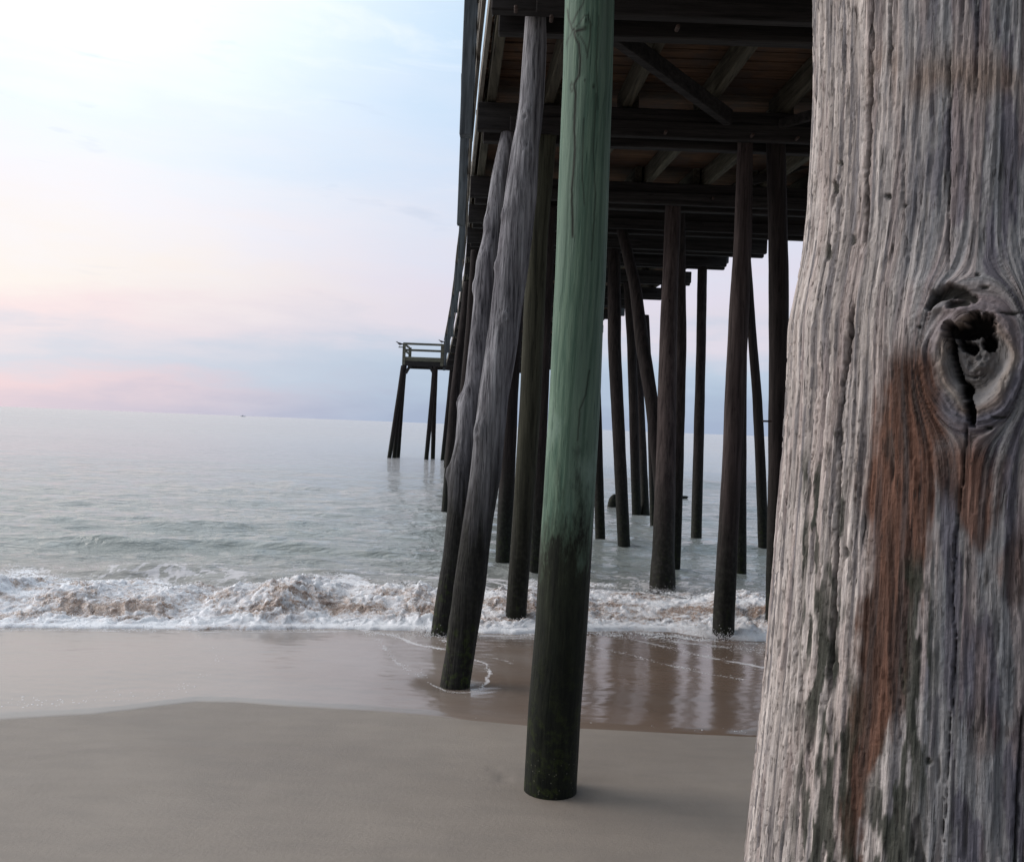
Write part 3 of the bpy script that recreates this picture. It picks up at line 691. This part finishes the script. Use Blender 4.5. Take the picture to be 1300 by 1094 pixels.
pile([(946, 300, 10), (956, 440, 11), (961, 500, 12), (966, 600, 13), (969, 692, 13)], 17.0, 17.2, 'creosote', 'thin pile leaning away behind the reddish one', seg=24)
pile([(985, 185, 24), (988, 300, 24), (989, 454, 25), (988, 600, 25), (986, 700, 25), (984, 800, 25)], hit(984, 800)[1], 9.5, 'creosote', 'dark pile beside the big weathered one', seg=40, top=.1)
# far piles seen beyond
for (yy_, sx) in ((28.2, .35), (34.3, .35), (43.5, .5)):
    x, = (xl(yy_)+sx,); me = tube('pile', [(x-.35, yy_, 0), (x, yy_, capz(yy_))], [.13, .12], 16, M['creosote'], .03, rng.rand()*9, (), 1.0, .15)
    link('pile', me, PIER, (x, yy_, 0))
for (bx_, by_, bY) in ((955, 172, 9.12), (1012, 176, 9.12), (733, 28, 6.66), (700, 24, 6.66), (655, 12, 6.66), (860, 36, 6.66), (660, 176, 9.12), (845, 168, 9.12), (640, 250, 12.2), (905, 252, 12.2)):
    q_ = at(bx_, by_, bY); mb = MB(); mb.box(q_, (.015, .045, .015)); link('bolt', mb.mesh('bolt', M['iron'], bevel=.008), PIER, q_)
# bolt peg
mb = MB(); mb.bar(at(968, 534.5, 9.4), at(980, 534.8, 9.4), .02, .02); link('bolt', mb.mesh('bolt', M['iron'], bevel=.004), PIER, at(972, 534.6, 9.4))

# end platform: a short arm of the pier to the left
YT = 52.3
pf = empty('end_platform', at(538, 463, YT)); pf.parent = PIER; pf.location = Vector(at(538, 463, YT)) - Vector(PIER['_w'])
pf['_w'] = tuple(at(538, 463, YT)); pf['label'] = 'small railed platform at the seaward end of the pier'
a = at(510.5, 463, YT); c = at(566, 466, YT); zr = at(512, 436, YT)[2]; zd = at(512, 452.5, YT)[2]; z0 = (a[2]+c[2])/2
mb = MB(); mb.box(((a[0]+c[0])/2, YT+1.5, (zd+z0)/2+.13), ((c[0]-a[0])/2, 1.5, (zd-z0)/2-.13)); link('floor', mb.mesh('floor', M['rail_x'], bevel=.02), pf, (a[0], YT, zd))
mb = MB(); mb.box(((a[0]+c[0])/2, YT+.1, z0+.12), ((c[0]-a[0])/2, .14, .14)); link('beam', mb.mesh('beam', M['beam_x'], bevel=.02), pf, (a[0], YT, z0))
mb = MB(); mb.box(((a[0]+c[0])/2, YT+2.9, z0+.12), ((c[0]-a[0])/2, .14, .14)); link('beam', mb.mesh('beam', M['beam_x'], bevel=.02), pf, (a[0], YT+2.9, z0))
for z_, hh in ((zr, .13), ((zr*.44+zd*.56)+.06, .13), ):
    mb = MB(); mb.bar((a[0]+.02, YT+.05, z_), (c[0], YT+.05, z_), .05, hh); mb.bar((a[0]+.05, YT, z_), (a[0]+.05, YT+3, z_), .05, hh)
    link('rail', mb.mesh('rail', M['rail_x']), pf, (a[0], YT, z_))
for (x_, y_) in ((a[0]+.09, YT), (c[0]-.25, YT), (a[0]+.09, YT+2.95)):
    mb = MB(); mb.box((x_, y_, (zr+z0)/2+.02), (.09, .06, (zr-z0)/2)); link('post', mb.mesh('post', M['rail_x']), pf, (x_, y_, z0))
def tpile(tp, bp, dY, wt=7, wb=5.5):
    pile([(tp[0], tp[1], wt), ((tp[0]*.55+bp[0]*.45), tp[1]*.55+bp[1]*.45, (wt+wb)/2.1), (bp[0], bp[1], wb)], YT+dY, YT+.1+dY*.3, 'creosote', seg=14, step=.15, lump=.03)
tpile((512.5, 464), (494, 582.5), 0); tpile((512.5, 464), (500, 584), .5); tpile((513, 464), (505, 582), 1.0)
tpile((552.5, 465), (541, 584.5), 0); tpile((552.5, 465), (549.5, 581), 1.0)
tpile((574, 470), (561.5, 585), 0, 6.5, 5)
for (x0_, x1_, yy_) in ((515, 521, 474), (550.5, 544.5, 474)):
    mb = MB(); mb.bar(at(x0_, yy_, YT), at(x1_, 463.5, YT), .12, .16); link('knee_brace', mb.mesh('knee_brace', M['beam_x']), pf, at(x0_, yy_, YT))

# ------------------------------------------------------------------ the big near pile
tops = [(1036, -40), (1035.5, 0), (1036, 60), (1035, 120), (1032, 200), (1028, 260), (1021, 330), (1012, 375), (1004, 410), (1002, 460), (1001, 500), (997, 560), (990, 640), (986, 700), (977, 800), (968, 900), (957, 1000), (948, 1090), (946, 1150)]
CD, CA = 1.15, R(28.9); cx, cy = CD*math.sin(CA), CD*math.cos(CA)
zz_, rr_ = [], []
for (x, y) in tops:
    d = ray(x, y); ang = math.atan(d[0]); r_ = CD*math.sin(CA - ang); dist = CD*math.cos(CA-ang); zz_.append(EYE.z + d[2]/math.hypot(d[0], 1)*dist); rr_.append(r_)
zz_ = np.array(zz_)[::-1]; rr_ = np.array(rr_)[::-1]
zs = np.concatenate([np.linspace(-.2, 1.48, 20)[:-1], np.arange(1.48, 2.86, .0016), np.linspace(2.9, capz(1.2)+.2, 20)])
fth = math.atan2(-cy, -cx)    # facing the camera
ths = np.concatenate([np.linspace(fth-R(100), fth+R(100), 520), np.linspace(fth+R(100), fth+R(260), 60)[1:-1]])
TH, ZZ = np.meshgrid(ths, zs)
r0 = np.interp(zs, zz_, rr_)
p = np.pad(r0, 20, mode='edge'); p = np.convolve(p, np.ones(21)/21, 'same'); r0 = np.where((zs > 1.5) & (zs < 2.84), p[20:-20], r0)[:, None]
V0 = np.stack([cx + r0*np.cos(TH), cy + r0*np.sin(TH), ZZ], -1)
PX, PY = project(V0)
vis = (np.cos(TH-fth) > -.1)
PX = np.where(vis, PX, 5000)
u = (TH-fth)*.23
dbl = np.zeros_like(u)
# knot frame (in the surface, metres)
kc = (1236, 452)
ik = np.unravel_index(np.argmin((PX-kc[0])**2 + (PY-kc[1])**2), PX.shape); ku, kz = u[ik], ZZ[ik]
ex = (u-ku)/.044; ey = (ZZ-kz)/.073
rk = np.sqrt(ex**2+ey**2) + 1e-6
psi_out = (u-ku)*(1 - 1/np.maximum(rk, 1)**5)
gu = np.where(rk > 1, psi_out + .006*np.sign(ex), .05*(rk-1)*.6)
gu = gu + .007*pn(u*9, ZZ*1.2, 5) + .004*pn(u*25, ZZ*4, 6)
kn = np.exp(-np.maximum(rk-1, 0)**2*3)
ridg = 1-np.abs(pn(gu*100, ZZ*2.2, 1))*2; ridg2 = 1-np.abs(pn(gu*190, ZZ*4, 2))*2
H = .0007*fbm(gu*40, ZZ*1.6, 3, 3) + .0006*ridg + .0010*ridg2 + .0009*(1-2*np.abs(pn(gu*250, ZZ*6, 12))) + .0010*pn(gu*240, ZZ*11, 7) + .0006*pn(gu*330, ZZ*40, 9)
# flaking: terraces torn along the grain
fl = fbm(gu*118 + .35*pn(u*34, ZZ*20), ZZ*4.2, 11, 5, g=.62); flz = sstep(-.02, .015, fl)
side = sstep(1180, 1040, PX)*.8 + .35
H = H + .0017*(flz-.5)*side
fl2 = fbm(gu*170, ZZ*8, 14, 4, g=.6); H = H + .0012*(sstep(-.02, .02, fl2)-.5)
pit = sstep(.30, .42, fbm(gu*85, ZZ*11, 19, 2)); H = H - .0040*pit*sstep(-.2, .3, fbm(u*8, ZZ*5, 23, 2))
crk = np.zeros_like(u)
def pdist(pts, wob=1.5, seed=1):
    pts = np.array(pts, float); xx = np.interp(PY, pts[:, 1], pts[:, 0]) + wob*pn(PY*.05, seed*3.7) + wob*.5*pn(PY*.17, seed*9.1)
    inside = sstep(pts[0, 1]-8, pts[0, 1]+25, PY)*sstep(pts[-1, 1]+8, pts[-1, 1]-25, PY)
    return PX-xx, inside
for i, (pts, wd, dp) in enumerate([
    ([(1133, -60), (1132, 40), (1131, 95)], 2.0, 1.0), ([(1112, -60), (1108, 60), (1105, 160), (1101, 256), (1101, 318)], 2.6, 1.2), ([(1206, 60), (1205, 200), (1205, 350)], 1.5, .7),
    ([(1149, 128), (1147, 250), (1150, 300), (1155, 336)], 1.3, .5), ([(1241, -20), (1240, 140)], 1.2, .5), ([(1084, 380), (1078, 440), (1072, 500), (1068, 560), (1066, 617), (1062, 733), (1056, 840), (1052, 896)], 2.6, 1.1),
    ([(1231, 528), (1222, 617), (1213, 686), (1209, 761), (1214, 803), (1210, 873), (1201, 1004), (1195, 1120)], 1.2, .8), ([(1299, 890), (1292, 1003), (1288, 1120)], 2.2, 1.0), ([(1269, 770), (1266, 830)], 1.6, .6),
    ([(1156, 640), (1150, 800), (1140, 960)], 1.2, .4), ([(1225, -60), (1222, 60)], 1.0, .4), ([(1066, 150), (1063, 260), (1060, 330)], 1.4, .5), ([(1090, 560), (1086, 690)], 1.2, .4), ([(1020, 700), (1008, 860), (998, 1000)], 1.6, .5)]):
    dd, ins = pdist(pts, 2.0, i+1)
    wv = wd*(.7+.6*pn(PY*.02, i*7.1)); c = np.exp(-(dd/np.maximum(wv, .5))**2)*ins; crk = np.maximum(crk, c*dp)
H = H - .009*crk
# knot relief: swollen lips, hollow, torn plug
ex2 = (PX-1240)/52 + .10*pn(PX*.03, PY*.03, 2); ey2 = (PY-458)/74 + .08*pn(PX*.03, PY*.03, 5)
heart = np.sqrt(ex2**2*(1+.55*np.clip(ey2, 0, 1.5)) + ey2**2*np.where(ey2 < 0, 1.5, 1.0))
H = H + .005*np.exp(-((heart-1.0)/.28)**2) + .005*np.exp(-(heart/1.9)**4) - .012*sstep(.82, .55, heart)
for rr2 in (.78, .9, 1.02, 1.15, 1.3): H = H - .0017*np.exp(-((heart-rr2-.03*pn(PX*.05, PY*.05, rr2*9))/.022)**2)
nh = pn(PX*.07, PY*.07, 7)*6 + pn(PX*.2, PY*.2, 9)*4 + pn(PX*.45, PY*.45, 3)*2.5
def blob(x, y, a, b_, rot=0):
    c_, s_ = math.cos(rot), math.sin(rot); X_ = (PX-x)*c_ + (PY-y)*s_; Y_ = -(PX-x)*s_ + (PY-y)*c_
    return np.sqrt((X_/a)**2 + (Y_/b_)**2) + nh*.055
hole = np.zeros_like(u)
for args in ((1232, 421, 30, 9, -.14), (1246, 413, 18, 14), (1256, 434, 9, 13), (1210, 447, 4.5, 22, -.12), (1216, 472, 4, 16, -.3), (1227, 497, 7, 12), (1233, 522, 5, 17, -.2), (1208, 420, 8, 10), (1230, 441, 14, 7, .5)):
    hole = np.maximum(hole, sstep(1.12, .85, blob(*args)))
H = H - .030*hole
plug = np.exp(-(blob(1244, 462, 18, 24))**2); H = H + plug*(1-hole)*(.006 + .008*pn(PX*.12, PY*.07, 12) + .005*(1-2*np.abs(pn(PX*.22, PY*.12, 14))))
H = H + .0035*sstep(1.5, .9, heart)*(fbm(PX*.10, PY*.07, 61, 4))
lid = np.zeros_like(u)
for (ax_, ay_), (bx_, by_), wd in (((1183, 391), (1193, 377), 5), ((1193, 377), (1207, 371), 8), ((1207, 371), (1224, 374), 8), ((1224, 374), (1238, 381), 5), ((1210, 388), (1228, 386), 5)):
    t_ = np.clip(((PX-ax_)*(bx_-ax_)+(PY-ay_)*(by_-ay_))/((bx_-ax_)**2+(by_-ay_)**2), 0, 1)
    lid = np.maximum(lid, sstep(1.25, .6, np.hypot(PX-ax_-t_*(bx_-ax_), PY-ay_-t_*(by_-ay_))/wd + nh*.05))
lid2 = np.exp(-((PY-(392+.0009*(PX-1205)**2*6))/6)**2)*np.exp(-((PX-1205)/30)**2)
H = H - .012*lid + .007*lid2 + .006*np.exp(-blob(1205, 362, 36, 12)**2)
spot = np.zeros_like(u)
for (x, y, a_, b_) in ((1250, 366, 6, 3), (1242, 350, 4, 2), (1169, 416, 3, 2), (1283, 399, 17, 2), (1256, 543, 6, 2), (1268, 530, 10, 2), (1076, 702, 4, 8), (1180, 965, 3, 5),
                       (1062, 240, 4, 9), (1068, 208, 5, 4), (1084, 305, 4, 7), (1053, 322, 5, 12), (1129, 250, 4, 4), (1150, 262, 3, 4)):
    spot = np.maximum(spot, sstep(1.2, .7, blob(x, y, a_, b_)))
H = H - .003*spot
rad = r0 + H
V = np.stack([cx + rad*np.cos(TH), cy + rad*np.sin(TH), ZZ], -1)
# pile colours: wood tones and stains, with some shade painted in
def lerp(a, b_, t): return a*(1-t[..., None]) + np.array(b_)*t[..., None]
g1 = fbm(gu*115, ZZ*2.8, 31, 5, g=.6); g2 = fbm(u*9, ZZ*4.5, 35, 4); g3 = fbm(gu*170, ZZ*9, 37, 3)
col = np.ones(u.shape+(3,))*np.array((.45, .412, .388))
col = lerp(col, (.64, .59, .555), sstep(-.02, .16, g1)*.8)
col = lerp(col, (.15, .145, .155), sstep(.02, .17, -g1)*.85)
col = lerp(col, (.09, .08, .075), np.exp(-((fl+.01)/.018)**2)*.65*side)  # dark flecks along flake edges, edge shadow painted in beside the cracks
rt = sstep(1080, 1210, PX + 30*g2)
col = lerp(col, (.165, .185, .205), rt*.74)  # blue-grey weathered tone, deepened so the right half carries painted shade
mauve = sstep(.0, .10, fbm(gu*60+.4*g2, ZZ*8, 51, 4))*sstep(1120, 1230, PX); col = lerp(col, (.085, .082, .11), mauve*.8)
col = lerp(col, (.45, .36, .33), sstep(.02, .2, fbm(gu*40, ZZ*3, 55, 3))*.35)
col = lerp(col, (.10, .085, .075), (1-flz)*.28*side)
br = np.exp(-((PY-98-8*g2)/34)**2)*sstep(1085, 1120, PX)*sstep(-.25, .15, fbm(u*18, ZZ*10, 61, 3)); col = lerp(col, (.22, .15, .10), br*.55)
def band(pts, seed, soft=.35):
    pts = np.array(pts, float); xc = np.interp(PY, pts[:, 1], pts[:, 0]); wd = np.interp(PY, pts[:, 1], pts[:, 2])/2
    ins = sstep(pts[0, 1]-10, pts[0, 1]+45, PY)*sstep(pts[-1, 1]+10, pts[-1, 1]-10, PY)
    d_ = np.abs(PX-xc + 10*pn(PY*.012, seed) + 24*fbm(gu*120, ZZ*4, seed+3, 5, g=.65) + 14*fbm(u*30, ZZ*26, seed+8, 4))/wd
    return sstep(1.5, 1.5-soft*2, d_)*ins
rust = band([(1168, 425, 40), (1160, 490, 70), (1152, 560, 88), (1147, 620, 86), (1141, 680, 66), (1137, 720, 56), (1127, 800, 58), (1114, 900, 52), (1098, 960, 34), (1088, 1010, 22), (1080, 1120, 16)], 71)
rust = np.maximum(rust, .9*band([(1200, 540, 90), (1215, 590, 110), (1240, 630, 70), (1245, 680, 28), (1246, 702, 12)], 73, .5))
rust = np.maximum(rust, .7*band([(1296, 660, 20), (1290, 720, 36), (1284, 770, 20)], 77, .5))
rust = np.maximum(rust, .4*band([(1245, 880, 40), (1250, 930, 50), (1240, 960, 30)], 79, .5))
rust = rust*(.98+.35*g1).clip(.25, 1)
rc = np.array((.070, .034, .022))*(1 + 1.1*sstep(-.15, .2, fbm(gu*60, ZZ*6, 93, 4))[..., None]) ; rc = rc*(1-.6*sstep(.0, .2, -g1)[..., None])
col = col*(1-(rust*.97)[..., None]) + rc*(rust*.97)[..., None]
alg = np.maximum(band([(1175, 690, 34), (1170, 760, 44), (1165, 850, 50), (1160, 930, 60), (1140, 1000, 80), (1130, 1120, 90)], 81, .6), band([(1032, 560, 16), (1036, 680, 34), (1040, 800, 46), (1052, 880, 76), (1050, 1000, 80), (1045, 1120, 90)], 83, .6))
alg = np.maximum(alg, band([(1070, 480, 10), (1068, 600, 14), (1064, 740, 16), (1060, 800, 20)], 85, .6))
alg = alg*sstep(-.06, .05, fbm(gu*75, ZZ*11, 87, 4)+.03*sstep(800, 1000, PY)); col = lerp(col, (.030, .036, .026), alg*.9)
col = lerp(col, (.06, .055, .05), pit*.6)
col = lerp(col, (.30, .235, .175), np.exp(-((heart-.85)/.12)**2)*.5)
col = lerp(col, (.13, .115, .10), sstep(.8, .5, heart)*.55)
col = lerp(col, (.012, .011, .009), np.clip(crk, 0, 1)*.85)
col = lerp(col, (.02, .022, .016), np.maximum(lid, spot)*.85)
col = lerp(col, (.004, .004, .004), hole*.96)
col = np.clip(col*(1+.35*g3[..., None]), .003, .7)
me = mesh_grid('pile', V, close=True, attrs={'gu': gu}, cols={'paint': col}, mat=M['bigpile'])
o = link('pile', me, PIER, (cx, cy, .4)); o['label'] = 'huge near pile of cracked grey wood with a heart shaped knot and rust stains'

# ------------------------------------------------------------------ loose things
def gull(px, py, Yd, face, label, scale=1.0):
    p = Vector(at(px, py, Yd)); g = empty('seagull', p, label=label, category='bird', group='birds perched at the end of the pier')
    th = np.linspace(0, 2*np.pi, 14, endpoint=False)
    prof = [(-.20, .005, .03), (-.15, .03, .03), (-.09, .055, .04), (0, .075, .05), (.07, .07, .07), (.12, .05, .10), (.15, .042, .135), (.18, .04, .155), (.21, .022, .155), (.235, .008, .15), (.26, .003, .147)]
    V = np.array([[(face*x*scale, r*np.cos(t)*scale, (z + .12 + r*np.sin(t))*scale) for t in th] for x, r, z in prof])
    me = mesh_grid('body', V + np.array(p), close=True, flip=face < 0, mat=M['gull_body']); link('body', me, g, p)
    for sgn in (-1, 1):
        wv = np.array([[(face*x*scale, sgn*(wd+.012*np.cos(t))*scale, (z+.12+hh*np.sin(t))*scale) for t in th] for x, wd, z, hh in ((-.27, .03, .03, .005), (-.18, .05, .04, .025), (-.05, .072, .055, .045), (.06, .065, .07, .03), (.09, .05, .07, .005))])
        link('wing', mesh_grid('wing', wv + np.array(p), close=True, mat=M['gull_dark']), g, p)
        mb = MB(); mb.box(p + Vector((0, sgn*.03*scale, .06*scale)), (.005, .005, .06*scale)); link('leg', mb.mesh('leg', M['gull_leg']), g, p)
    return g
gull(507.5, 440.0, YT+.05, -1, 'seagull perched at the outer left end of the platform rail', 1.0)
gull(560.5, 436.5, YT+.05, -1, 'seagull perched where the platform rail meets the pier', .8)
# the perch arm for the outer gull
mb = MB(); mb.bar(at(506, 440.6, YT+.05), at(512, 440.8, YT+.05), .06, .06); link('rail_end', mb.mesh('rail_end', M['rail_x']), pf, at(506, 440, YT))

q = hit(778, 642); q = at(778, 640, 25.0)
me = tube('broken_pile_stub', [(q[0], q[1], -.1), (q[0]+.02, q[1], .14), (q[0]+.04, q[1], .27), (q[0]+.06, q[1], .31)], [.17, .16, .12, .05], 20, M['creosote'], .12, 3.3, (), .6, .03)
link('broken_pile_stub', me, None, (q[0], q[1], 0), label='dark stump of a broken pile poking out of the water', category='stump')
q = at(868, 631, 27.5)
mb_ = [(q[0]-.35, q[1], .02), (q[0]-.1, q[1], .09), (q[0]+.1, q[1], .11), (q[0]+.14, q[1], .13)]
C3 = np.array(mb_); n = 12; th = np.linspace(0, 2*np.pi, n, endpoint=False)
V = np.array([[(c_[0], c_[1]+r_*np.cos(t), c_[2]+r_*np.sin(t)) for t in th] for c_, r_ in zip(C3, (.06, .07, .05, .01))])
link('driftwood_log', mesh_grid('driftwood_log', V, close=True, mat=M['creosote']), None, C3[1], label='small dark piece of wood floating beyond the pier piles', category='driftwood')
# ship on the horizon
q = at(308.5, 528.2, 2200); s_ = 1.0
sh_ = empty('distant_boat', (q[0], 2200, 0), label='tiny grey boat on the horizon in open sea', category='boat')
V = np.array([[(q[0]+x*s_, 2200+hw*k_*s_, z*s_) for (k_, z) in ((-1, hh), (-.7, 0), (.7, 0), (1, hh))] for x, hw, hh in ((-6, .9, 1.4), (-3, 1.5, 1.2), (2, 1.4, 1.4), (5, .7, 1.8), (6.5, .05, 2.1))])
link('hull', mesh_grid('hull', V, close=True, mat=M['ship']), sh_, (q[0], 2200, 0))
mb = MB(); mb.box((q[0]-1*s_, 2200, 2.1*s_), (1.6*s_, .9*s_, .9*s_)); mb.box((q[0]-.5*s_, 2200, 3.3*s_), (.9*s_, .7*s_, .3*s_)); link('cabin', mb.mesh('cabin', M['ship'], bevel=.2), sh_, (q[0], 2200, 2))
mb = MB(); mb.box((q[0]-.5*s_, 2200, 4.8*s_), (.08*s_, .08*s_, 1.3*s_)); link('mast', mb.mesh('mast', M['ship']), sh_, (q[0], 2200, 6))

for o in bpy.data.objects:
    if '_w' in o: del o['_w']
